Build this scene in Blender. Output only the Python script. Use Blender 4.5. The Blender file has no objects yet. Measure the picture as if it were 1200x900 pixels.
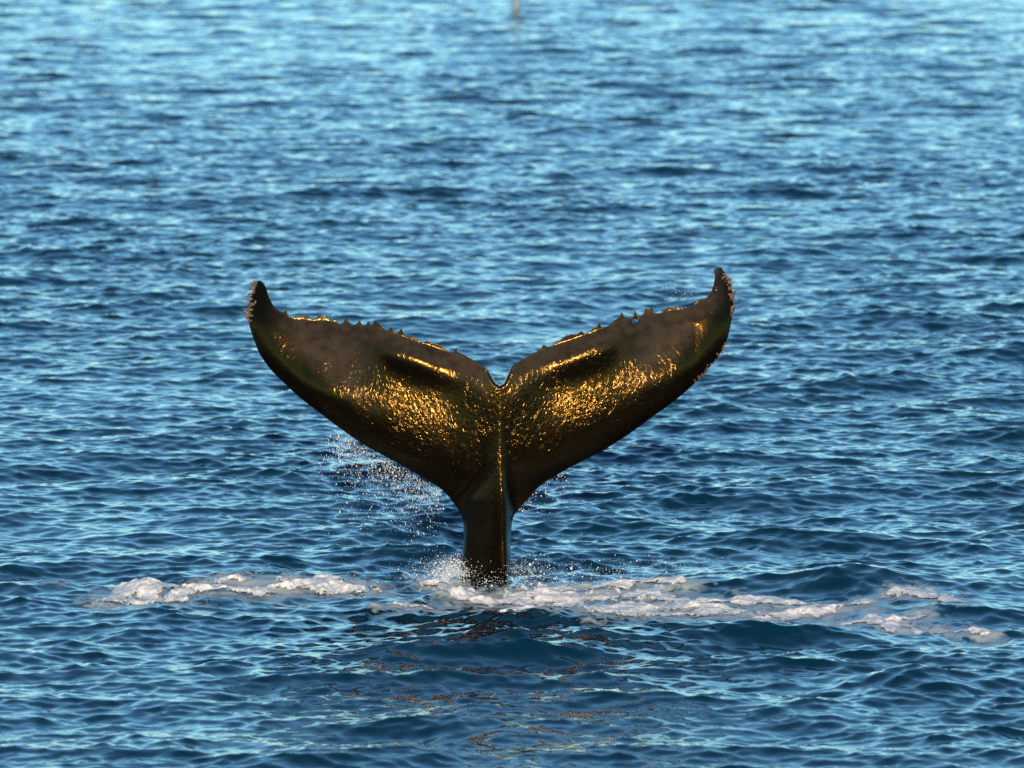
import bpy, math, random
import numpy as np
from mathutils import Vector
from mathutils.geometry import delaunay_2d_cdt

# ------------------------------------------------------------------ camera
D, H = 70.0, 8.7                     # metres from the tail, metres above the sea
FPX = 8960.0                         # focal length in pixels of a 1200 px wide frame
PITCH = math.atan(H / D) - math.atan(230.0 / FPX)
scene = bpy.context.scene
cam_d = bpy.data.cameras.new('camera')
cam = bpy.data.objects.new('camera', cam_d)
scene.collection.objects.link(cam)
cam.location = (0, -D, H)
cam.rotation_euler = (math.pi / 2 - PITCH, 0, 0)
cam_d.sensor_width = 36.0
cam_d.lens = 36.0 * FPX / 1200.0
cam_d.clip_start = 0.5
cam_d.clip_end = 20000
cam_d.dof.use_dof = True
cam_d.dof.focus_distance = math.hypot(D, H) - 0.2
cam_d.dof.aperture_fstop = 3.0
scene.camera = cam

# ------------------------------------------------------------------ sky and sun
SUN_EL, SUN_AZ = math.radians(11.0), math.radians(1.0)   # azimuth: to the right of straight behind the camera
world = bpy.data.worlds.new('World')
scene.world = world
world.use_nodes = True
wn = world.node_tree
wn.nodes.clear()
sky = wn.nodes.new('ShaderNodeTexSky')
sky.sky_type = 'NISHITA'
sky.sun_disc = False
sky.sun_elevation = SUN_EL
sky.sun_rotation = math.pi - SUN_AZ
sky.air_density = 1.03
sky.dust_density = 0.0
sky.ozone_density = 5.0
bg = wn.nodes.new('ShaderNodeBackground')
bg.inputs['Strength'].default_value = 0.15
wo = wn.nodes.new('ShaderNodeOutputWorld')
tint = wn.nodes.new('ShaderNodeMix'); tint.data_type = 'RGBA'; tint.blend_type = 'MULTIPLY'   # white balance of the clear sky
tint.inputs[0].default_value = 1.0
tint.inputs[7].default_value = (1.0, 1.07, 0.92, 1.0)
wn.links.new(sky.outputs[0], tint.inputs[6])
wn.links.new(tint.outputs[2], bg.inputs[0])
wn.links.new(bg.outputs[0], wo.inputs[0])
sun_d = bpy.data.lights.new('sun', 'SUN')
sun_d.energy = 5.0
sun_d.angle = math.radians(0.53)
sun_d.color = (1.0, 0.69, 0.39)
sun = bpy.data.objects.new('sun', sun_d)
scene.collection.objects.link(sun)
sdir = Vector((math.sin(SUN_AZ) * math.cos(SUN_EL), -math.cos(SUN_AZ) * math.cos(SUN_EL), math.sin(SUN_EL)))
sun.rotation_euler = sdir.to_track_quat('Z', 'Y').to_euler()
sun.location = sdir * 60

vs = scene.view_settings
scene.display_settings.display_device = 'sRGB'
vs.view_transform = 'Standard'
vs.look = 'None'
vs.gamma = 1.0
vs.use_curve_mapping = False
vs.exposure = 0.8
scene.render.engine = 'CYCLES'
scene.cycles.use_denoising = False
scene.cycles.max_bounces = 6
scene.cycles.sample_clamp_indirect = 2.5

# ------------------------------------------------------------------ helpers
rng = np.random.default_rng(11)


def tag(o, label=None, cat=None, kind=None, group=None):
    for k, v in (('label', label), ('category', cat), ('kind', kind), ('group', group)):
        if v:
            o[k] = v
    return o


def link(name, me, mat=None, parent=None, smooth=True):
    if mat:
        me.materials.append(mat)
    if smooth:
        me.polygons.foreach_set('use_smooth', np.ones(len(me.polygons), dtype=bool))
    o = bpy.data.objects.new(name, me)
    scene.collection.objects.link(o)
    o.parent = parent
    return o


def mesh_np(name, v, f):
    """v (n,3) float, f (m,3|4) int"""
    me = bpy.data.meshes.new(name)
    k = f.shape[1]
    me.vertices.add(len(v))
    me.vertices.foreach_set('co', np.ascontiguousarray(v, dtype=np.float32).ravel())
    me.loops.add(f.size)
    me.loops.foreach_set('vertex_index', np.ascontiguousarray(f, dtype=np.int32).ravel())
    me.polygons.add(len(f))
    me.polygons.foreach_set('loop_start', np.arange(0, f.size, k, dtype=np.int32))
    me.update(calc_edges=True)
    return me


def attr(me, name, val):
    a = me.attributes.new(name, 'FLOAT', 'POINT')
    a.data.foreach_set('value', np.ascontiguousarray(val, dtype=np.float32))


CP, SP = math.cos(PITCH), math.sin(PITCH)


def unproj_plane(px, py, Y=0.0):
    """world x, z on the upright plane y = Y of a photograph pixel (1200 x 900)"""
    px = np.asarray(px, float); py = np.asarray(py, float)
    a = (px - 600) / FPX; b = -(py - 450) / FPX
    dy = CP + b * SP; dz = -SP + b * CP
    t = (Y + D) / dy
    return a * t, H + dz * t


def unproj_sea(px, py):
    a = (px - 600) / FPX; b = -(py - 450) / FPX
    dy = CP + b * SP; dz = -SP + b * CP
    t = -H / dz
    return a * t, -D + dy * t


# value noise on a lattice, vectorised
_tab = rng.random((256, 256))


def vnoise(x, y):
    xi = np.floor(x).astype(int); yi = np.floor(y).astype(int)
    fx = x - xi; fy = y - yi
    fx = fx * fx * fx * (fx * (fx * 6 - 15) + 10); fy = fy * fy * fy * (fy * (fy * 6 - 15) + 10)
    a = _tab[xi & 255, yi & 255]; b = _tab[(xi + 1) & 255, yi & 255]
    c = _tab[xi & 255, (yi + 1) & 255]; d = _tab[(xi + 1) & 255, (yi + 1) & 255]
    return (a * (1 - fx) + b * fx) * (1 - fy) + (c * (1 - fx) + d * fx) * fy


def fbm(x, y, octv=4, gain=0.5, off=0.0):
    s = 0; a = 1.0; n = 0
    for o in range(octv):
        f = 2.03 ** o
        ca, sa = math.cos(o * 1.3), math.sin(o * 1.3)
        s = s + a * vnoise((x * ca - y * sa) * f + off + 17.3 * o, (x * sa + y * ca) * f + off * 1.7 + 5.1 * o)
        n += a; a *= gain
    return s / n


def billow(x, y, octv=4, gain=0.55, off=0.0):
    s = 0; a = 1.0; n = 0
    for o in range(octv):
        f = 2.1 ** o
        ca, sa = math.cos(o * 1.1), math.sin(o * 1.1)
        v = vnoise((x * ca - y * sa) * f + off + 31.7 * o, (x * sa + y * ca) * f + off * 1.3 + 9.1 * o)
        s = s + a * np.sqrt(np.abs(2 * v - 1) + 1e-4)
        n += a; a *= gain
    return s / n


def nodes(mat):
    mat.use_nodes = True
    nt = mat.node_tree
    return nt, nt.nodes['Principled BSDF'], nt.nodes, nt.links


# ------------------------------------------------------------------ wave field (FFT of a wind-sea spectrum)
def wave_tile(L, N, lmin, lmax, kp, rms_slope, wdir, spread, seed, power=4.0):
    r = np.random.default_rng(seed)
    k1 = 2 * math.pi * np.fft.fftfreq(N, L / N)
    kx, ky = np.meshgrid(k1, k1, indexing='ij')
    k = np.hypot(kx, ky); k[0, 0] = 1e-6
    th = np.arctan2(ky, kx) - wdir
    c = np.abs(np.cos(th / 1.0)) ** spread * 0.94 + 0.06
    S = k ** (-power) * np.exp(-(kp / k) ** 2) * c
    lam = 2 * math.pi / k
    S = S * (1 / (1 + np.exp(-(lam - lmin) / (0.12 * lmin)))) * (1 / (1 + np.exp((lam - lmax) / (0.12 * lmax))))
    S[0, 0] = 0
    h = (r.normal(size=(N, N)) + 1j * r.normal(size=(N, N))) * np.sqrt(S)
    hx = np.real(np.fft.ifft2(1j * kx * h)); hy = np.real(np.fft.ifft2(1j * ky * h))
    sc = rms_slope / math.sqrt((hx ** 2 + hy ** 2).mean())
    z = np.real(np.fft.ifft2(h)) * sc
    dx = np.real(np.fft.ifft2(-1j * kx / k * h)) * sc
    dy = np.real(np.fft.ifft2(-1j * ky / k * h)) * sc
    return dict(L=L, N=N, z=z, dx=dx, dy=dy)


def samp(t, key, x, y, rot):
    ca, sa = math.cos(rot), math.sin(rot)
    u = (x * ca - y * sa) / t['L'] * t['N']; v = (x * sa + y * ca) / t['L'] * t['N']
    ui = np.floor(u).astype(np.int64); vi = np.floor(v).astype(np.int64)
    fu = u - ui; fv = v - vi
    N = t['N']; g = t[key]
    u0 = ui % N; u1 = (ui + 1) % N; v0 = vi % N; v1 = (vi + 1) % N
    return (g[u0, v0] * (1 - fu) + g[u1, v0] * fu) * (1 - fv) + (g[u0, v1] * (1 - fu) + g[u1, v1] * fu) * fv


WD = math.radians(97)               # waves run nearly along the line of sight
CHOP = -1.0
LAYERS = [  # tile, rotation, choppiness
    (wave_tile(71.0, 1024, 0.9, 14.0, 1.7, 0.095, WD, 2.0, 3, 3.6), 0.0, 1.3),
    (wave_tile(23.7, 1024, 0.17, 1.2, 6.5, 0.175, WD, 0.9, 4, 3.2), 0.0, 1.25),
    (wave_tile(9.1, 1024, 0.07, 0.25, 14.0, 0.12, WD, 0.7, 5, 3.4), 0.0, 1.0),
]
# single larger crests: pixel x, y of the crest, half width m, half depth m, height m
CRESTS = [(520, 770, 0.6, 0.3, 0.09), (640, 768, 0.6, 0.28, 0.10), (545, 795, 0.75, 0.35, 0.10), (715, 797, 0.7, 0.3, 0.08), (1065, 800, 0.6, 0.4, 0.14), (1020, 690, 1.2, 0.8, 0.14),
          (840, 690, 0.9, 0.5, 0.08), (215, 697, 0.75, 0.6, 0.11), (900, 295, 1.6, 1.2, 0.12), (1180, 418, 0.9, 0.9, 0.16),
          (940, 745, 1.1, 0.4, 0.07), (20, 700, 0.6, 0.5, 0.10)]
CR = [(unproj_sea(a, b), w, d, h) for a, b, w, d, h in CRESTS]


def sea_disp(x, y, fade=None):
    dx = np.zeros_like(x); dy = np.zeros_like(x); dz = np.zeros_like(x)
    # gust patches: the short waves are livelier in some places than in others
    g = 0.55 + 0.9 * fbm(x / 5.0, y / 9.0, 3, 0.55, 40)
    far = 1 - 0.12 * np.clip((y - 10) / 95.0, 0, 1)
    g = g * (1 - 0.12 * np.clip((y - 5) / 95.0, 0, 1))               # calmer water farther out
    for i, (t, rot, ch) in enumerate(LAYERS):
        w = far
        if i > 0:
            w = g
        if fade is not None:
            w = w * fade[i]
        zz = samp(t, 'z', x, y, rot)
        dz += w * zz
        dx += w * ch * CHOP * samp(t, 'dx', x, y, rot)
        dy += w * ch * CHOP * samp(t, 'dy', x, y, rot)
    for (cx, cy), w, d, h in CR:
        m = np.abs(x - cx) < 4 * w
        if not m.any():
            continue
        wob = 0.35 * d * np.sin((x - cx) / w * 1.7 + cx)
        e = np.exp(-((x - cx) / w) ** 2) * np.exp(-((y - cy - wob) / d) ** 2)
        dz += h * e
        dy += -0.8 * h * e * np.clip((y - cy) / d, -1, 1) * 0.6
    return dx, dy, dz


# ------------------------------------------------------------------ foam mask shared by the sea and the foam sheets
def seg_px(pts):
    return [unproj_sea(a, b) for a, b in pts]


def capsule(x, y, pts, rx, ry):
    """soft 0..1 mask around a polyline of world points, elliptical brush (rx across, ry in depth)"""
    best = np.full_like(x, 9.0)
    for (ax, ay), (bx, by) in zip(pts[:-1], pts[1:]):
        px_, py_ = (x - ax) / rx, (y - ay) / ry
        ex, ey = (bx - ax) / rx, (by - ay) / ry
        tt = np.clip((px_ * ex + py_ * ey) / (ex * ex + ey * ey + 1e-9), 0, 1)
        best = np.minimum(best, np.hypot(px_ - tt * ex, py_ - tt * ey))
    return np.clip(1 - best, 0, 1)


FOAMS = [  # label, polylines in px, brush x m, brush depth m, height m, density, seed
    ('thick white foam churned up left of the whale tail',
     [[(118, 709), (150, 702), (190, 697), (235, 689), (265, 682), (292, 684)], [(225, 700), (262, 699), (310, 697), (345, 690), (400, 690), (440, 693)],
      [(290, 683), (345, 682), (400, 684)], [(135, 711), (185, 708), (230, 704)]], 0.15, 0.50, 0.048, 0.95, 3.0),
    ('broken white foam ringing the base of the whale tail',
     [[(525, 690), (540, 697), (575, 700), (602, 697), (640, 694)], [(640, 690), (700, 690), (760, 688), (800, 692)],
      [(600, 700), (650, 698), (720, 697), (780, 700)], [(505, 683), (525, 683)]], 0.15, 0.52, 0.026, 0.97, 7.0),
    ('long white foam streak trailing right from the whale tail',
     [[(650, 718), (700, 714), (760, 711), (820, 712), (862, 718)], [(700, 720), (770, 718), (830, 718)], [(855, 718), (905, 721), (960, 717), (1008, 713)],
      [(780, 704), (860, 706), (930, 713)]], 0.14, 0.42, 0.022, 1.05, 12.0),
    ('thin foam strip at the far right end of the wake', [[(985, 730), (1050, 729), (1076, 724)], [(1040, 733), (1100, 737), (1152, 741)]], 0.12, 0.34, 0.02, 1.05, 19.0),
    ('small foam flecks right of the long streak', [[(1045, 704), (1085, 704)], [(1100, 709), (1130, 714)]], 0.11, 0.28, 0.02, 1.0, 23.0),
    ('small foam crest breaking at the left edge of the picture', [[(-12, 687), (25, 684), (48, 688)], [(45, 690), (76, 690)]], 0.12, 0.3, 0.03, 1.05, 29.0),
    ('short foam bits in front of the whale tail', [[(445, 712), (470, 711)], [(476, 711), (515, 713), (560, 714)], [(585, 713), (625, 712)]], 0.11, 0.28, 0.02, 1.0, 35.0),
]
FP = [(lab, [seg_px(q) for q in p], rx, ry, hh, dn, sd) for lab, p, rx, ry, hh, dn, sd in FOAMS]


def capsules(x, y, polys, rx, ry):
    m = np.zeros_like(x)
    for q in polys:
        m = np.maximum(m, capsule(x, y, q, rx, ry))
    return m


def foam_amount(x, y):
    m = np.zeros_like(x)
    for lab, polys, rx, ry, hh, dn, sd in FP:
        m = np.maximum(m, capsules(x, y, polys, rx * 3.0, ry * 2.2) * min(dn, 1))
    return m


# ------------------------------------------------------------------ materials
def sea_material():
    m = bpy.data.materials.new('sea_water')
    nt, b, N, Lk = nodes(m)
    b.inputs['IOR'].default_value = 1.333
    b.inputs['Roughness'].default_value = 0.03
    geo = N.new('ShaderNodeNewGeometry')
    mp = N.new('ShaderNodeMapping'); mp.inputs['Scale'].default_value = (1.0, 0.8, 1.0)
    Lk.new(geo.outputs['Position'], mp.inputs['Vector'])
    n1 = N.new('ShaderNodeTexNoise'); n1.inputs['Scale'].default_value = 9.0; n1.inputs['Detail'].default_value = 5.0
    n1.inputs['Roughness'].default_value = 0.62
    Lk.new(mp.outputs[0], n1.inputs['Vector'])
    bp = N.new('ShaderNodeBump'); bp.inputs['Strength'].default_value = 1.0; bp.inputs['Distance'].default_value = 0.0035
    Lk.new(n1.outputs['Fac'], bp.inputs['Height'])
    Lk.new(bp.outputs[0], b.inputs['Normal'])
    at = N.new('ShaderNodeAttribute'); at.attribute_name = 'foam'
    # lacy thin foam: noise thresholded by the amount of foam
    n2 = N.new('ShaderNodeTexNoise'); n2.inputs['Scale'].default_value = 7.0; n2.inputs['Detail'].default_value = 6.0
    n2.inputs['Distortion'].default_value = 1.2
    Lk.new(mp.outputs[0], n2.inputs['Vector'])
    ad = N.new('ShaderNodeMath'); ad.operation = 'MULTIPLY_ADD'; ad.inputs[1].default_value = 0.62
    Lk.new(at.outputs['Fac'], ad.inputs[0]); Lk.new(n2.outputs['Fac'], ad.inputs[2])
    rm = N.new('ShaderNodeMapRange'); rm.inputs[1].default_value = 0.74; rm.inputs[2].default_value = 1.0
    rm.inputs[3].default_value = 0.0; rm.inputs[4].default_value = 0.75
    Lk.new(ad.outputs[0], rm.inputs[0])
    mx = N.new('ShaderNodeMix'); mx.data_type = 'RGBA'
    mx.inputs[6].default_value = (0.0005, 0.015, 0.034, 1)
    mx.inputs[7].default_value = (0.30, 0.40, 0.46, 1)
    Lk.new(rm.outputs[0], mx.inputs[0])
    Lk.new(mx.outputs[2], b.inputs['Base Color'])
    ro = N.new('ShaderNodeMapRange'); ro.inputs[3].default_value = 0.03; ro.inputs[4].default_value = 0.6
    Lk.new(rm.outputs[0], ro.inputs[0]); Lk.new(ro.outputs[0], b.inputs['Roughness'])
    return m


def foam_material():
    m = bpy.data.materials.new('foam')
    nt, b, N, Lk = nodes(m)
    b.inputs['Roughness'].default_value = 0.45
    b.inputs['IOR'].default_value = 1.2
    b.inputs['Subsurface Weight'].default_value = 0.0
    b.inputs['Subsurface Radius'].default_value = (0.02, 0.025, 0.03)
    tc = N.new('ShaderNodeNewGeometry')
    n = N.new('ShaderNodeTexNoise'); n.inputs['Scale'].default_value = 22.0; n.inputs['Detail'].default_value = 6.0
    n.inputs['Roughness'].default_value = 0.7
    Lk.new(tc.outputs['Position'], n.inputs['Vector'])
    bp = N.new('ShaderNodeBump'); bp.inputs['Distance'].default_value = 0.009; bp.inputs['Strength'].default_value = 0.9
    Lk.new(n.outputs['Fac'], bp.inputs['Height']); Lk.new(bp.outputs[0], b.inputs['Normal'])
    cr = N.new('ShaderNodeValToRGB')
    cr.color_ramp.elements[0].position = 0.34; cr.color_ramp.elements[0].color = (0.28, 0.36, 0.42, 1)  # shade in the hollows of the bump, painted grey-blue
    cr.color_ramp.elements[1].position = 0.58; cr.color_ramp.elements[1].color = (0.56, 0.61, 0.67, 1)
    Lk.new(n.outputs['Fac'], cr.inputs[0]); Lk.new(cr.outputs[0], b.inputs['Base Color'])
    # froth: open lace where the cover is thin, closed where it is thick
    at = N.new('ShaderNodeAttribute'); at.attribute_name = 'cover'
    mp = N.new('ShaderNodeMapping'); mp.inputs['Scale'].default_value = (1.0, 0.45, 1.0)
    Lk.new(tc.outputs['Position'], mp.inputs['Vector'])
    l1 = N.new('ShaderNodeTexNoise'); l1.inputs['Scale'].default_value = 15.0; l1.inputs['Detail'].default_value = 8.0
    l1.inputs['Roughness'].default_value = 0.76; l1.inputs['Distortion'].default_value = 0.9
    Lk.new(mp.outputs[0], l1.inputs['Vector'])
    sm = N.new('ShaderNodeMath'); sm.operation = 'MULTIPLY_ADD'; sm.inputs[1].default_value = 0.72
    Lk.new(at.outputs['Fac'], sm.inputs[0]); Lk.new(l1.outputs['Fac'], sm.inputs[2])
    al = N.new('ShaderNodeMapRange'); al.interpolation_type = 'SMOOTHSTEP'
    al.inputs[1].default_value = 0.54; al.inputs[2].default_value = 0.65
    Lk.new(sm.outputs[0], al.inputs[0]); Lk.new(al.outputs[0], b.inputs['Alpha'])
    return m


def drop_material():
    m = bpy.data.materials.new('water_drops')
    nt, b, N, Lk = nodes(m)
    b.inputs['Base Color'].default_value = (0.46, 0.58, 0.72, 1)
    b.inputs['Roughness'].default_value = 0.2
    b.inputs['IOR'].default_value = 1.33
    b.inputs['Transmission Weight'].default_value = 0.0
    return m


def skin_material():
    m = bpy.data.materials.new('wet_whale_skin')
    nt, b, N, Lk = nodes(m)
    b.inputs['IOR'].default_value = 1.40
    b.inputs['Specular Tint'].default_value = (1.0, 0.62, 0.16, 1)  # golden sunlight put into the skin's reflection colour
    b.inputs['Coat Weight'].default_value = 0.05       # film of sea water
    b.inputs['Coat IOR'].default_value = 1.33
    b.inputs['Coat Roughness'].default_value = 0.10
    geo = N.new('ShaderNodeNewGeometry')
    ed = N.new('ShaderNodeAttribute'); ed.attribute_name = 'margin'
    # near-black skin; grey sky sheen of margin and outer flukes painted into its colour
    nz = N.new('ShaderNodeTexNoise'); nz.inputs['Scale'].default_value = 11.0; nz.inputs['Detail'].default_value = 6.0
    Lk.new(geo.outputs['Position'], nz.inputs['Vector'])
    mu = N.new('ShaderNodeMath'); mu.operation = 'MULTIPLY'
    mr = N.new('ShaderNodeMapRange'); mr.inputs[1].default_value = 0.25; mr.inputs[2].default_value = 0.7
    mr.inputs[3].default_value = 0.35; mr.inputs[4].default_value = 1.2
    Lk.new(nz.outputs['Fac'], mr.inputs[0])
    Lk.new(ed.outputs['Fac'], mu.inputs[0]); Lk.new(mr.outputs[0], mu.inputs[1])
    mx = N.new('ShaderNodeMix'); mx.data_type = 'RGBA'
    mx.inputs[6].default_value = (0.0015, 0.0011, 0.0008, 1)
    mx.inputs[7].default_value = (0.024, 0.020, 0.017, 1)
    Lk.new(mu.outputs[0], mx.inputs[0]); Lk.new(mx.outputs[2], b.inputs['Base Color'])
    # wet, pitted surface; the margin is smooth, the middle is rough
    v1 = N.new('ShaderNodeTexNoise'); v1.inputs['Scale'].default_value = 27.0; v1.inputs['Detail'].default_value = 3.0
    v1.inputs['Roughness'].default_value = 0.55; v1.inputs['Distortion'].default_value = 1.0
    mp = N.new('ShaderNodeMapping'); mp.inputs['Scale'].default_value = (1, 1, 0.7)
    Lk.new(geo.outputs['Position'], mp.inputs['Vector']); Lk.new(mp.outputs[0], v1.inputs['Vector'])
    inv = N.new('ShaderNodeMapRange'); inv.inputs[3].default_value = 1.0; inv.inputs[4].default_value = 0.4
    sk = N.new('ShaderNodeAttribute'); sk.attribute_name = 'slick'
    Lk.new(sk.outputs['Fac'], inv.inputs[0])
    bp = N.new('ShaderNodeBump'); bp.inputs['Distance'].default_value = 0.0095
    pn = N.new('ShaderNodeTexNoise'); pn.inputs['Scale'].default_value = 5.0; pn.inputs['Detail'].default_value = 3.0
    Lk.new(geo.outputs['Position'], pn.inputs['Vector'])
    pr = N.new('ShaderNodeMapRange'); pr.inputs[1].default_value = 0.35; pr.inputs[2].default_value = 0.65
    pr.inputs[3].default_value = 0.3; pr.inputs[4].default_value = 1.0
    Lk.new(pn.outputs['Fac'], pr.inputs[0])
    ps = N.new('ShaderNodeMath'); ps.operation = 'MULTIPLY'
    Lk.new(inv.outputs[0], ps.inputs[0]); Lk.new(pr.outputs[0], ps.inputs[1])
    Lk.new(ps.outputs[0], bp.inputs['Strength']); v2 = N.new('ShaderNodeTexNoise'); v2.inputs['Scale'].default_value = 16.0; v2.inputs['Detail'].default_value = 1.5
    v2.inputs['Distortion'].default_value = 0.8
    mq = N.new('ShaderNodeMapping'); mq.inputs['Scale'].default_value = (1, 1, 0.3)
    Lk.new(geo.outputs['Position'], mq.inputs['Vector']); Lk.new(mq.outputs[0], v2.inputs['Vector'])
    hs = N.new('ShaderNodeMath'); hs.operation = 'MULTIPLY_ADD'; hs.inputs[1].default_value = 0.5
    Lk.new(v2.outputs['Fac'], hs.inputs[0]); Lk.new(v1.outputs['Fac'], hs.inputs[2])
    Lk.new(hs.outputs[0], bp.inputs['Height'])
    Lk.new(bp.outputs[0], b.inputs['Normal']); Lk.new(bp.outputs[0], b.inputs['Coat Normal'])
    rr = N.new('ShaderNodeMapRange'); rr.inputs[3].default_value = 0.165; rr.inputs[4].default_value = 0.19
    Lk.new(ed.outputs['Fac'], rr.inputs[0]); Lk.new(rr.outputs[0], b.inputs['Roughness'])
    return m


def plain(name, col, rough, ior=1.45):
    m = bpy.data.materials.new(name)
    nt, b, N, Lk = nodes(m)
    n = N.new('ShaderNodeTexNoise'); n.inputs['Scale'].default_value = 30.0
    g = N.new('ShaderNodeNewGeometry'); Lk.new(g.outputs['Position'], n.inputs['Vector'])
    mx = N.new('ShaderNodeMix'); mx.data_type = 'RGBA'
    mx.inputs[6].default_value = tuple(c * 0.6 for c in col) + (1,)
    mx.inputs[7].default_value = tuple(col) + (1,)
    Lk.new(n.outputs['Fac'], mx.inputs[0]); Lk.new(mx.outputs[2], b.inputs['Base Color'])
    b.inputs['Roughness'].default_value = rough; b.inputs['IOR'].default_value = ior
    return m


M_SEA, M_FOAM, M_DROP, M_SKIN = sea_material(), foam_material(), drop_material(), skin_material()
M_BARN = plain('barnacle_shell', (0.09, 0.07, 0.055), 0.14)
M_POLE = plain('weathered_paint', (0.13, 0.23, 0.33), 0.6)


# ------------------------------------------------------------------ the sea: one sheet to the horizon, finest where the lens looks
def build_sea():
    r = [2.0]
    while r[-1] < 4200:
        q = r[-1]
        if q < 55: s = max(0.06, (55 - q) * 0.25)
        elif q < 84: s = 0.043
        elif q < 200: s = 0.043 + (q - 84) * 0.0011
        else: s = 0.12 + (q - 200) * 0.06
        r.append(q + s)
    r = np.array(r)
    a = [0.0]
    while a[-1] < 180:
        q = a[-1]
        s = 0.021 if q < 5.2 else 0.021 + (q - 5.2) * 0.09
        a.append(q + s)
    a = np.array(a); a *= 180 / a[-1]
    th = np.radians(np.concatenate([-a[:0:-1], a]))[1:]     # full turn, closed below
    nr, na = len(r), len(th)
    R, T = np.meshgrid(r, th, indexing='ij')
    x = R * np.sin(T); y = -D + R * np.cos(T)
    gap = np.maximum(np.gradient(r)[:, None] * np.ones_like(T), R * np.gradient(th)[None, :])
    fades = [np.clip(1.5 - gap / 1.2, 0, 1), np.clip(1.5 - gap / 0.22, 0, 1), np.clip(1.5 - gap / 0.07, 0, 1)]
    x, y = x.ravel(), y.ravel()
    dx, dy, dz = sea_disp(x, y, [f.ravel() for f in fades])
    fo = np.zeros_like(x)
    m = (np.abs(y) < 12) & (np.abs(x) < 12)
    fo[m] = foam_amount(x[m], y[m])
    v = np.stack([x + dx, y + dy, dz], 1)
    i = np.arange(nr - 1)[:, None] * na; j = np.arange(na)[None, :]; jn = (j + 1) % na
    f = np.stack([(i + j), (i + na + j), (i + na + jn), (i + jn)], -1).reshape(-1, 4)[:, ::-1]
    # the small disc under the camera
    me = mesh_np('sea', v, f)
    attr(me, 'foam', fo)
    print('sea quads', len(f), nr, na)
    tag(link('sea', me, M_SEA), 'deep blue open sea rippled with short wind waves', 'sea', 'structure')


build_sea()

# ------------------------------------------------------------------ the whale's tail
TE_L = [(302.7, 326.7), (309.3, 333.3), (314.7, 348), (322.7, 361.3), (332, 365.3), (334.1, 363), (337, 367), (342.7, 372), (346.7, 369.7), (349.5, 371.5), (352.8, 368.6), (355.5, 371.5), (359.2, 369.7), (363, 373), (369.3, 373.3), (371.5, 371), (374.1, 367.0), (376, 370), (378, 372.5), (382.1, 369.7), (384.5, 373), (388, 376), (392.8, 373.8), (395, 377), (398.7, 379.5), (402, 377), (405.3, 373.0), (408.5, 377), (413.3, 380), (417.5, 379), (421.3, 375.7), (423.5, 379), (426.7, 380.7), (429.5, 379.5), (432, 376.6), (434, 379.5), (436.5, 380.2), (440, 376.6), (442, 378.2), (445.3, 379.8), (450.7, 385.9), (455.5, 387), (458.7, 384.2), (461.5, 388), (466.5, 390.3), (470.7, 386.3), (473, 391), (476, 393.9), (486.7, 396.5), (494.7, 401.3), (501.3, 400.4), (506, 403), (513.3, 404.5), (522.7, 409.9), (530, 413.3), (534.7, 408.6), (536.5, 412.5), (540, 415.2), (550.7, 420.5), (561.3, 426.7), (570.7, 433.3), (576.5, 441), (580.5, 447.3), (585.9, 451)]
TE_R = [(589.3, 448.7), (594.7, 439.3), (600, 430), (608, 424.7), (621.3, 416.7), (633.3, 410), (635, 407), (637.3, 404.9), (640, 406), (645.3, 406), (656, 399.3), (665.3, 393.5), (674.7, 392.7), (678, 391), (681.3, 388.8), (684, 390.5), (688, 390.8), (696, 384.7), (699, 383.5), (701.9, 379.8), (704, 382.8), (706.7, 383.5), (712, 382), (717.3, 378), (724, 373.2), (726, 371), (728.5, 367), (730.5, 370.5), (733.3, 372.1), (740, 372.9), (742, 369), (744, 364.3), (746, 368), (749.3, 370.2), (753.3, 368.2), (755, 364), (756.8, 361.2), (760, 362.7), (764, 360.3), (765.5, 363), (767, 365.4), (773.3, 366.2), (778, 363), (782.7, 360.5), (789.3, 359.9), (794.7, 359.7), (797, 360.5), (800, 362.2), (803.2, 358.5), (808, 359.5), (816, 354), (818.5, 351), (822.7, 350.2), (829.3, 347.3), (834.7, 339.3), (838.7, 324.7), (837.3, 316.7), (840, 312.7), (846.7, 311.5)]
LE_R = [(852, 319.3), (858.7, 338), (860, 356.7), (857.3, 378), (850.7, 402), (837.3, 423.3), (816, 447.3), (792, 468.7), (762.7, 490), (733.3, 511.3), (704, 529.5), (673.3, 545.3), (646.7, 560), (630.7, 571.5), (620, 583.5), (609.3, 594.7), (601.8, 605.3), (599.2, 621.3), (598.1, 650.7), (598.1, 678.7), (599.5, 700), (604, 760), (610, 830)]
LE_L = [(505, 830), (520, 760), (532, 705), (537.3, 677), (540.4, 656), (543.0, 637.3), (543.2, 621.3), (542, 608), (537.3, 597.3), (530, 587.3), (522.7, 578.3), (513.3, 570.3), (492, 557.3), (460, 539.7), (425.3, 520.3), (398.7, 502.0), (374.7, 484), (350.7, 465.3), (332, 448), (317.3, 433.3), (304, 414.7), (296, 394.7), (291.5, 380.7), (290.3, 367), (291.9, 351), (295.2, 335.7), (299, 328.2)]
TEs_L = [(302, 327), (311, 345), (322, 361), (342, 373), (380, 376), (440, 384), (480, 397), (530, 415), (561, 428), (575, 440), (585.9, 451)]
TEs_R = [(585.9, 451), (596, 438), (608, 426), (640, 409), (690, 391), (730, 376), (790, 363), (815, 356), (832, 345), (839, 328), (843, 312)]


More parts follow.
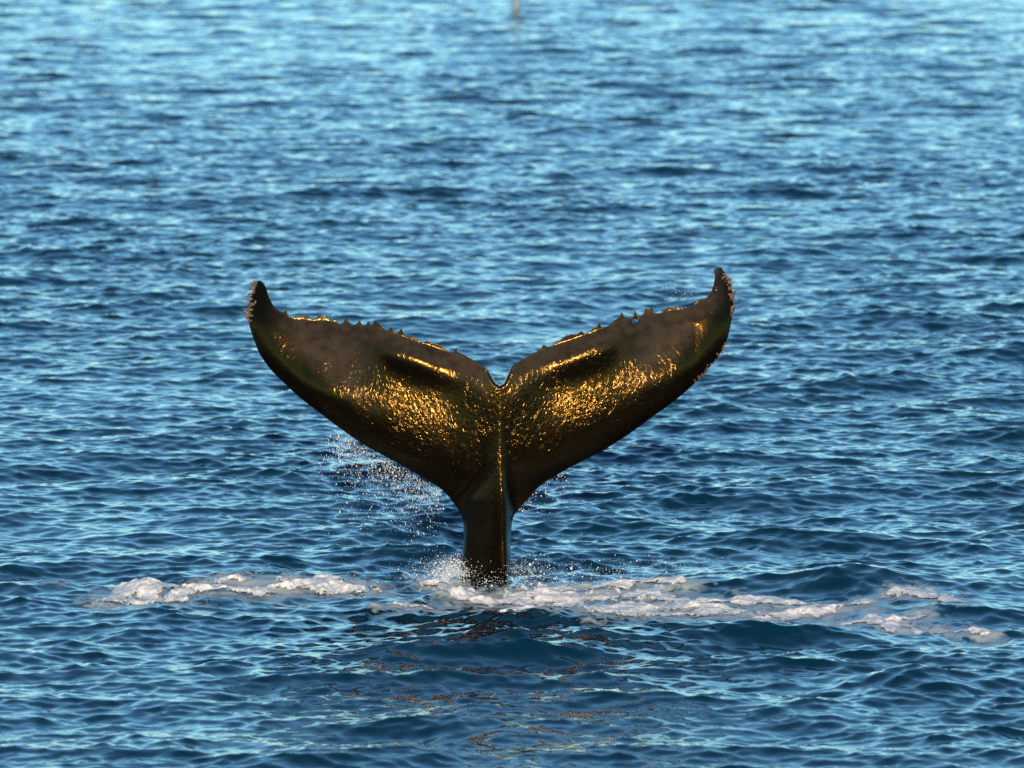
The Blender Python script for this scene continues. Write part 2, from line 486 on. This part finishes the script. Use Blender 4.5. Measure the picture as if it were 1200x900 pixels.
def catmull(p, step):
    p = np.array(p, float); out = []
    q = np.vstack([2 * p[0] - p[1], p, 2 * p[-1] - p[-2]])
    for i in range(1, len(q) - 2):
        n = max(1, int(np.hypot(*(q[i + 1] - q[i])) / step))
        for t in np.arange(n) / n:
            a, b, c, d = q[i - 1], q[i], q[i + 1], q[i + 2]
            out.append(0.5 * (2 * b + (c - a) * t + (2 * a - 5 * b + 4 * c - d) * t * t + (3 * b - a - 3 * c + d) * t ** 3))
    out.append(p[-1])
    return np.array(out)


def densify(p, step):
    p = np.array(p, float); out = []
    for a, b in zip(p[:-1], p[1:]):
        n = max(1, int(math.ceil(np.hypot(*(b - a)) / step)))
        out += [a + (b - a) * t for t in np.arange(n) / n]
    out.append(p[-1])
    return np.array(out)


def to_xz(p):
    x, z = unproj_plane(p[:, 0], p[:, 1])
    return np.stack([x, z], 1)


def dist_poly(P, Q):
    best = np.full(len(P), 1e9)
    for a, b in zip(Q[:-1], Q[1:]):
        e = b - a
        t = np.clip(((P - a) @ e) / (e @ e + 1e-12), 0, 1)
        d = np.hypot(P[:, 0] - a[0] - t * e[0], P[:, 1] - a[1] - t * e[1])
        best = np.minimum(best, d)
    return best


def sstep(a, b, x):
    t = np.clip((x - a) / (b - a), 0, 1)
    return t * t * (3 - 2 * t)


def smax(a, b, k):
    h = np.clip(0.5 + 0.5 * (a - b) / k, 0, 1)
    return b * (1 - h) + a * h + k * h * (1 - h)


def teeth(p, k):
    p = np.array(p, float); q = p.copy(); n = len(p)
    for i in range(6, n - 6):
        q[i, 1] = p[i, 1] + k * (p[i, 1] - p[i - 4:i + 5, 1].mean()) if abs(p[i, 0] - 585) > 40 else p[i, 1]
    return q


te_l = to_xz(catmull(teeth(TE_L, 0.12), 1.1)); te_r = to_xz(catmull(teeth(TE_R, 0.12), 1.1))
le_l = to_xz(catmull(LE_L, 1.6)); le_r = to_xz(catmull(LE_R, 1.6))
OUT = np.vstack([le_l, te_l, te_r, le_r])
# TE/LE curves used for the thickness and the bend, without the teeth
tes = np.vstack([to_xz(catmull(TEs_L, 6)), to_xz(catmull(TEs_R, 6))[1:]])
le_l_s, le_r_s = to_xz(catmull(LE_L, 6)), to_xz(catmull(LE_R, 6))


def inside(P, Q):
    c = np.zeros(len(P), bool)
    j = len(Q) - 1
    for i in range(len(Q)):
        a, b = Q[i], Q[j]
        cond = (a[1] > P[:, 1]) != (b[1] > P[:, 1])
        if a[1] != b[1]:
            xs = (b[0] - a[0]) * (P[:, 1] - a[1]) / (b[1] - a[1]) + a[0]
            c ^= cond & (P[:, 0] < xs)
        j = i
    return c


def tail_surface(P):
    """front (towards the camera) protrusion and thickness for points (x, z) of the outline"""
    x, z = P[:, 0], P[:, 1]
    cx = unproj_plane(585, 500)[0]
    dl = np.minimum(dist_poly(P, le_l_s), dist_poly(P, le_r_s))
    dt = dist_poly(P, tes)
    d = dist_poly(P, np.vstack([OUT, OUT[:1]]))
    sx = np.abs(x - cx)
    span = np.clip(sx / 2.25, 0, 1)
    def ramp(q, w):                                                  # soft max(q, 0)
        return 0.5 * (q + np.sqrt(q * q + w * w))
    A = 0.25 * (1 - 0.50 * span)
    L = 0.18 - 0.03 * span
    lean = math.tan(math.radians(7.0)) * (0.1 + 0.9 * sstep(0.05, 0.55, sx))
    F = A * (1 - np.exp(-dl / L)) - lean * (z - 1.2)                 # round leading edge, blade leaning back a little
    F -= 0.42 * ramp(0.13 - dt, 0.04) * sstep(0.0, 0.25, sx)         # trailing margin rolls back
    F -= 0.45 * ramp(dl - (0.42 - 0.30 * np.clip((sx - 1.1) / 0.7, 0, 1)), 0.07) * sstep(0.95, 1.50, sx)   # outer third faces the sky
    F -= 0.20 * ramp(sx - 1.65, 0.12)                                # and sweep away
    F -= 0.55 * ramp(z - 2.42, 0.1) * sstep(1.75, 2.1, sx)           # tips hook back
    # low swelling just inside the margin
    F += 0.07 * np.exp(-((sx - 0.78) / 0.36) ** 2 - ((dt - 0.17) / 0.14) ** 2)
    F += 0.035 * np.exp(-(sx / 0.30) ** 2) * sstep(0.7, 1.75, z)       # fuller towards the notch
    F += 0.006 * (fbm(x * 2.2, z * 2.2, 3, 0.5, 3) - 0.5) * 2
    # ribs running from the margin into the blade
    th = 0.018 * np.sqrt(np.clip(d / 0.010, 0, 1)) + 0.26 * (1 - 0.6 * span) * (1 - np.exp(-dl / 0.14)) * (1 - np.exp(-dt / 0.45))
    B = F - th
    # tail stock with its sharp keel
    zz = np.clip(z, -1.5, 2)
    xk = np.interp(zz, [-1.2, 0.1, 0.65, 1.2, 1.8], [-0.04, -0.062, -0.082, -0.105, -0.112])
    wl = np.interp(zz, [-1.2, 0.0, 0.60, 0.75, 1.1, 1.5, 1.8], [0.62, 0.425, 0.375, 0.36, 0.24, 0.12, 0.05])
    wr = np.interp(zz, [-1.2, 0.0, 0.50, 0.75, 1.1, 1.5, 1.8], [0.10, 0.050, 0.075, 0.11, 0.13, 0.10, 0.05])
    Dp = 0.37 - 0.095 * (np.clip(zz, 0, None) / 1.4) ** 2 + 0.10 * np.clip(-zz, 0, None)
    s = np.where(x < xk, (xk - x) / wl, (x - xk) / wr)
    ridge = np.sqrt(s * s + 0.012) - 0.109
    Pf = Dp * (1 - ridge ** 1.35) 
    base = -lean * (z - 1.2)
    low = sstep(1.15, 0.50, z)                                       # only the stock below the blades
    F2 = F * (1 - low) + low * 0.0
    Fp = base * (1 - low) + Pf - 0.02
    Fo = smax(Fp, F2, 0.09)
    Bo = B * (1 - low) + low * 0.0
    Bp = base * (1 - low) - Dp * 0.9 * (np.sqrt(np.clip(1 - s ** 2, 0, 1)) - np.clip(s - 1, 0, None))
    Bo = -smax(-Bo, -Bp, 0.05)
    rnd = np.sqrt(np.clip(d / 0.03, 0, 1))
    shift = 0.16 * (z - 0.5 * ((z - 0.85) + np.sqrt((z - 0.85) ** 2 + 0.09)))   # the stock leans towards the boat
    Fo = Fo + shift; Bo = Bo + shift
    mid = 0.5 * (Fo + Bo)
    k = np.where(dt < 0.1, 1.0, rnd)
    Fo = mid + (Fo - mid) * rnd; Bo = mid + (Bo - mid) * rnd
    margin = np.clip(1.1 * sstep(0.25, 0.06, dt) * sstep(0.02, 0.2, sx), 0, 1)
    tipm = sstep(1.0, 1.45, sx) * sstep(0.20, 0.42, dl)
    margin = np.maximum(margin, tipm) * sstep(2.2, 1.85, sx)  # where the skin colour carries the painted sky sheen
    edge = sstep(0.22, 0.07, dt) * sstep(0.02, 0.2, sx)
    slick = np.maximum(edge, sstep(1.15, 1.6, sx) * sstep(0.30, 0.52, dl + 0.12 * (fbm(x * 6, z * 6, 3, .5, 9) - .5)))
    slick = np.maximum(slick, sstep(1.5, 1.75, sx))
    slick = np.maximum(slick, 0.9 * low)
    return Fo, Bo, margin, slick


def build_tail(parent):
    hole_c = to_xz(np.array([[744.3, 376.0]]))[0]
    ha = np.linspace(0, 2 * math.pi, 14, endpoint=False)
    hole = hole_c + np.stack([0.026 * np.cos(ha), 0.019 * np.sin(ha)], 1)
    st = 0.019
    gx, gz = np.meshgrid(np.arange(-2.6, 2.2, st), np.arange(-1.35, 3.2, st * 0.866), indexing='ij')
    gx = gx + (np.arange(gx.shape[1]) % 2)[None, :] * st / 2
    P = np.stack([gx.ravel(), gz.ravel()], 1)
    P = P[inside(P, OUT)]
    loop = np.vstack([OUT, OUT[:1]])
    d = dist_poly(P, loop)
    P = P[(d > 0.016) & (np.hypot(*(P - hole_c).T) > 0.036)]
    # a ring of points just inside the edge keeps it round
    nx = np.roll(OUT, -1, 0) - np.roll(OUT, 1, 0)
    nn = np.stack([nx[:, 1], -nx[:, 0]], 1); nn /= np.linalg.norm(nn, axis=1)[:, None] + 1e-9
    ring = OUT + nn * 0.007
    ring = ring[inside(ring, OUT)]
    ring = ring[dist_poly(ring, loop) > 0.005]
    nb, nh = len(OUT), len(hole)
    allp = np.vstack([OUT, hole, ring, P])
    edges = [(i, (i + 1) % nb) for i in range(nb)] + [(nb + i, nb + (i + 1) % nh) for i in range(nh)]
    vs_, es_, fs_, ov, oe, of = delaunay_2d_cdt([Vector(p) for p in allp], edges, [], 0, 1e-6)
    V = np.array([(v.x, v.y) for v in vs_])
    Fc = np.array([f for f in fs_])
    cen = V[Fc].mean(1)
    keep = inside(cen, OUT) & ~inside(cen, hole)
    Fc = Fc[keep]
    Fr, Bk, mg, sl = tail_surface(V)
    # boundary verts: appear in an edge used once
    e = np.sort(np.vstack([Fc[:, [0, 1]], Fc[:, [1, 2]], Fc[:, [2, 0]]]), 1)
    ue, cnt = np.unique(e, axis=0, return_counts=True)
    bnd = np.zeros(len(V), bool); bnd[ue[cnt == 1].ravel()] = True
    mid = 0.5 * (Fr + Bk)
    Fr[bnd] = mid[bnd]
    k = 0.12                          # keeps the traced outline where it is seen from the boat
    n = len(V)
    front = np.stack([V[:, 0], -Fr, V[:, 1]], 1)
    back = np.stack([V[:, 0], -Bk, V[:, 1]], 1)
    front[:, 2] -= k * front[:, 1]; back[:, 2] -= k * back[:, 1]
    idx = np.arange(n) + n
    idx[bnd] = np.arange(n)[bnd]
    area = np.cross(V[Fc[:, 1]] - V[Fc[:, 0]], V[Fc[:, 2]] - V[Fc[:, 0]])
    Fc[area < 0] = Fc[area < 0][:, ::-1]
    fb = idx[Fc][:, ::-1]
    v = np.vstack([front, back]); f = np.vstack([Fc, fb])
    used = np.unique(f); remap = -np.ones(len(v), int); remap[used] = np.arange(len(used))
    me = mesh_np('tail', v[used], remap[f])
    attr(me, 'margin', np.concatenate([mg, mg])[used])
    attr(me, 'slick', np.concatenate([sl, sl])[used])
    print('tail tris', len(f))
    return link('tail', me, M_SKIN, parent)


whale = bpy.data.objects.new('humpback_whale', None)
scene.collection.objects.link(whale)
tag(whale, 'dark wet whale tail with spread flukes raised out of the sea', 'whale')
tail = build_tail(whale)


# barnacles along the blade tips
def barnacles(name, specs, seed):
    r = np.random.default_rng(seed)
    V, F = [], []
    for (px, py, size, ox, oz, dep) in specs:
        x, z = unproj_plane(px, py)
        c = np.array([x, dep, z - 0.12 * dep])
        ax = np.array([ox, -0.7 + r.uniform(-.3, .3), oz]) + r.normal(0, 0.25, 3)
        ax /= np.linalg.norm(ax)
        t = np.cross(ax, [0.3, 0.2, 0.9]); t /= np.linalg.norm(t); b = np.cross(ax, t)
        n = 7; base = len(V); ln = size * r.uniform(0.8, 1.9)
        for lv, rad in ((-.3, 1.0), (.45, 0.8), (1.0, 0.45)):
            for i in range(n):
                a = 2 * math.pi * i / n
                rr = rad * size * 0.5 * r.uniform(0.85, 1.15)
                V.append(c + ax * ln * lv + (t * math.cos(a) + b * math.sin(a)) * rr)
        V.append(c + ax * ln * 0.7); tp = len(V) - 1
        for k in range(2):
            for i in range(n):
                j = (i + 1) % n
                F.append((base + k * n + i, base + k * n + j, base + (k + 1) * n + j)); F.append((base + k * n + i, base + (k + 1) * n + j, base + (k + 1) * n + i))
        for i in range(n):
            F.append((base + 2 * n + i, base + 2 * n + (i + 1) % n, tp))
    me = mesh_np(name, np.array(V), np.array(F))
    return me


def surf_y(px, py):
    x, z = unproj_plane(px, py)
    Fo, Bo, _, _ = tail_surface(np.array([[x, z]]))
    return -float(Fo[0])


def spec_line(line, n, jit, size, outx, outz, seed):
    r = np.random.default_rng(seed)
    p = densify(line, 1.0); out = []
    for _ in range(n):
        q = p[r.integers(len(p))]
        px, py = q[0] + r.normal(0, jit) + 1.0 * np.sign(585 - q[0]) * -1, q[1] + r.normal(0, jit * 0.7)
        edge = r.random() < 0.3
        out.append((px, py, size * r.uniform(0.5, 1.4), outx if edge else outx * 0.3, outz, surf_y(px, py)))
    return out


s = spec_line([(299, 329), (295, 345), (293, 362), (292.5, 380)], 60, 1.8, 0.022, -1.0, 0.1, 1)
tag(link('barnacle_cluster', barnacles('barnacle_cluster', s, 1), M_BARN, whale), 'pale barnacles crusting the left fluke tip', kind='stuff')
s = spec_line([(849, 318), (855, 332), (857.5, 345), (858, 358), (857, 368)], 45, 1.8, 0.021, 1.0, 0.1, 2)
s += spec_line([(851, 400), (846, 410), (838, 420), (826, 434), (812, 449)], 34, 1.5, 0.015, 0.7, -0.3, 3)
tag(link('barnacle_cluster', barnacles('barnacle_cluster', s, 2), M_BARN, whale), 'pale barnacles crusting the right fluke tip and edge', kind='stuff')


# ------------------------------------------------------------------ foam sheets, lumpy and ragged, riding on the waves
def build_foam(lab, polys, rx, ry, hh, dn, sd):
    P = np.array([p for q in polys for p in q])
    x0, x1 = P[:, 0].min() - rx * 1.3, P[:, 0].max() + rx * 1.3
    y0, y1 = P[:, 1].min() - ry * 1.3, P[:, 1].max() + ry * 1.3
    xs = np.arange(x0, x1, 0.011); ys = np.arange(y0, y1, 0.02)
    X, Y = np.meshgrid(xs, ys, indexing='ij'); x, y = X.ravel(), Y.ravel()
    wx = x + 0.16 * (fbm(x * 4, y * 2, 3, .5, sd) - .5); wy = y + 0.45 * (fbm(x * 4, y * 2, 3, .5, sd + 50) - .5)
    m = capsules(wx, wy, polys, rx, ry)
    big = fbm(wx * 3.4, wy * 1.9, 5, 0.6, sd)
    lump = billow(wx * 5.5, wy * 3.6, 3, 0.42, sd + 11)
    lace = 1 - np.abs(2 * fbm(wx * 5.0, wy * 2.2, 4, 0.6, sd + 23) - 1) * 3.0
    cover = dn * 0.95 * m + 1.75 * (big - 0.5) + 0.12 * np.clip(lace, -1, 1) - 0.52
    c0 = np.clip(cover, 0, .7) / .7
    h = hh * (c0 ** 0.75 * (0.3 + 0.9 * lump) + 0.5 * c0)
    h = np.where(cover <= 0, np.clip(cover + 0.35, 0, 1) * 0.012, h + 0.0042)   # a thin skin of froth round the thick foam
    h = np.where(m <= 0.0, -0.08, h)
    dx, dy, dz = sea_disp(x, y)
    v = np.stack([x + dx, y + dy, dz + h], 1)
    n0, n1 = X.shape
    i = np.arange(n0 - 1)[:, None] * n1; j = np.arange(n1 - 1)[None, :]
    f = np.stack([i + j, i + n1 + j, i + n1 + j + 1, i + j + 1], -1).reshape(-1, 4)
    hq = h[f].max(1)
    f = f[(hq > -0.02) & (cover[f].max(1) > -0.42)]
    used = np.unique(f); remap = -np.ones(len(v), int); remap[used] = np.arange(len(used))
    me = mesh_np('foam_patch', v[used], remap[f])
    attr(me, 'cover', cover[used])
    o = tag(link('foam_patch', me, M_FOAM), lab, 'foam', 'stuff')
    return len(f)


print('foam quads', sum(build_foam(*a) for a in FP))

# ------------------------------------------------------------------ spray and drops: small real beads of water
ICO_V = None


def ico():
    import bmesh
    bm = bmesh.new(); bmesh.ops.create_icosphere(bm, subdivisions=1, radius=1.0)
    v = np.array([tuple(p.co) for p in bm.verts]); f = np.array([[q.index for q in p.verts] for p in bm.faces])
    bm.free(); return v, f


IV, IF = ico()


def drops(name, C, S, lab, stretch=1.3):
    n = len(C)
    sc = np.stack([S, S, S * stretch], 1)
    v = (C[:, None, :] + IV[None] * sc[:, None, :]).reshape(-1, 3)
    f = (IF[None] + (np.arange(n) * len(IV))[:, None, None]).reshape(-1, 3)
    me = mesh_np(name, v, f)
    return tag(link(name, me, M_DROP), lab, 'spray', 'stuff')


def px_pts(px, py, Y):
    t = np.array([unproj_plane(a, b, c) for a, b, c in zip(px, py, Y)])
    return np.stack([t[:, 0], Y, t[:, 1]], 1)


def spray_left():
    r = np.random.default_rng(5); n = 2600
    t = r.random(n)
    ex = 395 + t * 125; ey = np.interp(ex, [374, 398, 425, 460, 492, 513, 523], [484, 502, 520, 539, 557, 570, 578])
    fall = r.gamma(1.3, 22, n)
    px = ex - fall * r.uniform(0.0, 0.5, n) + r.normal(0, 3, n); py = ey + 1 + fall * r.uniform(0.5, 1.0, n)
    Y = r.uniform(-0.1, 0.5, n)
    return px_pts(px, py, Y), r.gamma(1.8, 0.00055, n) + 0.0008


C, S = spray_left(); drops('water_spray', C, S, 'fine water drops falling below the left fluke', 3.0)
r = np.random.default_rng(6); n = 190
ex = r.uniform(606, 665, n); ey = np.interp(ex, [601, 609, 620, 631, 647, 673], [606, 595, 584, 572, 560, 545])
fl = r.gamma(1.2, 10, n)
drops('water_spray', px_pts(ex + fl * .2, ey + fl, r.uniform(-.1, .3, n)), r.gamma(1.5, 0.0010, n) + 0.0008, 'few water drops falling below the right fluke', 1.8)
# splash collar where the stock enters the sea
n = 2400
a = r.uniform(0, 2 * math.pi, n); rad = 0.30 + r.gamma(1.4, 0.16, n)
hgt = r.gamma(1.5, 0.045, n) * np.exp(-(rad - 0.3) * 0.8)
cxp = unproj_plane(568, 680)[0]
C = np.stack([cxp + rad * np.cos(a) * 1.15, rad * np.sin(a) * 1.3, 0.02 + hgt], 1)
n2 = 3600                          # denser burst on the left of the stock
b = np.stack([cxp - 0.28 + r.normal(0, 0.11, n2), -0.05 + r.normal(0, 0.12, n2), 0.05 + np.abs(r.normal(0, 0.075, n2))], 1)
C = np.vstack([C, b])
drops('water_spray', C, r.gamma(1.2, 0.0012, len(C)) + 0.0007, 'white splash of drops around the base of the tail', 1.1)
# scattered drops thrown over the wake
n = 900
px = r.normal(740, 70, n); py = 690 - r.gamma(1.2, 7, n)
C = px_pts(px, py, r.uniform(-0.5, 0.6, n)); C[:, 2] = np.abs(C[:, 2])
drops('water_spray', C, r.gamma(1.4, 0.0010, n) + 0.0008, 'thin scatter of drops over the wake right of the tail', 1.0)
n = 310
px = np.concatenate([r.normal(286, 5, 50), r.normal(800, 24, 260)]); py = np.concatenate([r.normal(378, 18, 50), 340 + r.normal(0, 9, 260)])
drops('water_spray', px_pts(px, py, r.uniform(-.1, .3, n)), r.gamma(1.4, 0.0006, n) + 0.0008, 'faint mist of drops off the two fluke tips', 1.0)


# ------------------------------------------------------------------ pale marker pole far behind
def build_pole():
    x, y = unproj_sea(605, 9)
    V, F = [], []
    prof = [(-1.5, 0.09), (-0.2, 0.09), (0.0, 0.09), (1.6, 0.08), (3.4, 0.06), (3.42, 0.07), (3.6, 0.07), (3.66, 0.04), (3.7, 0.0)]
    n = 16
    for z, rr in prof:
        for i in range(n):
            t = 2 * math.pi * i / n
            V.append((rr * math.cos(t), rr * math.sin(t), z))
    for k in range(len(prof) - 1):
        for i in range(n):
            j = (i + 1) % n
            F.append((k * n + i, k * n + j, (k + 1) * n + j, (k + 1) * n + i))
    me = mesh_np('marker_pole', np.array(V), np.array(F))
    o = tag(link('marker_pole', me, M_POLE), 'blurred pale grey pole standing in the far water', 'pole')
    o.location = (x, y, 0)


build_pole()
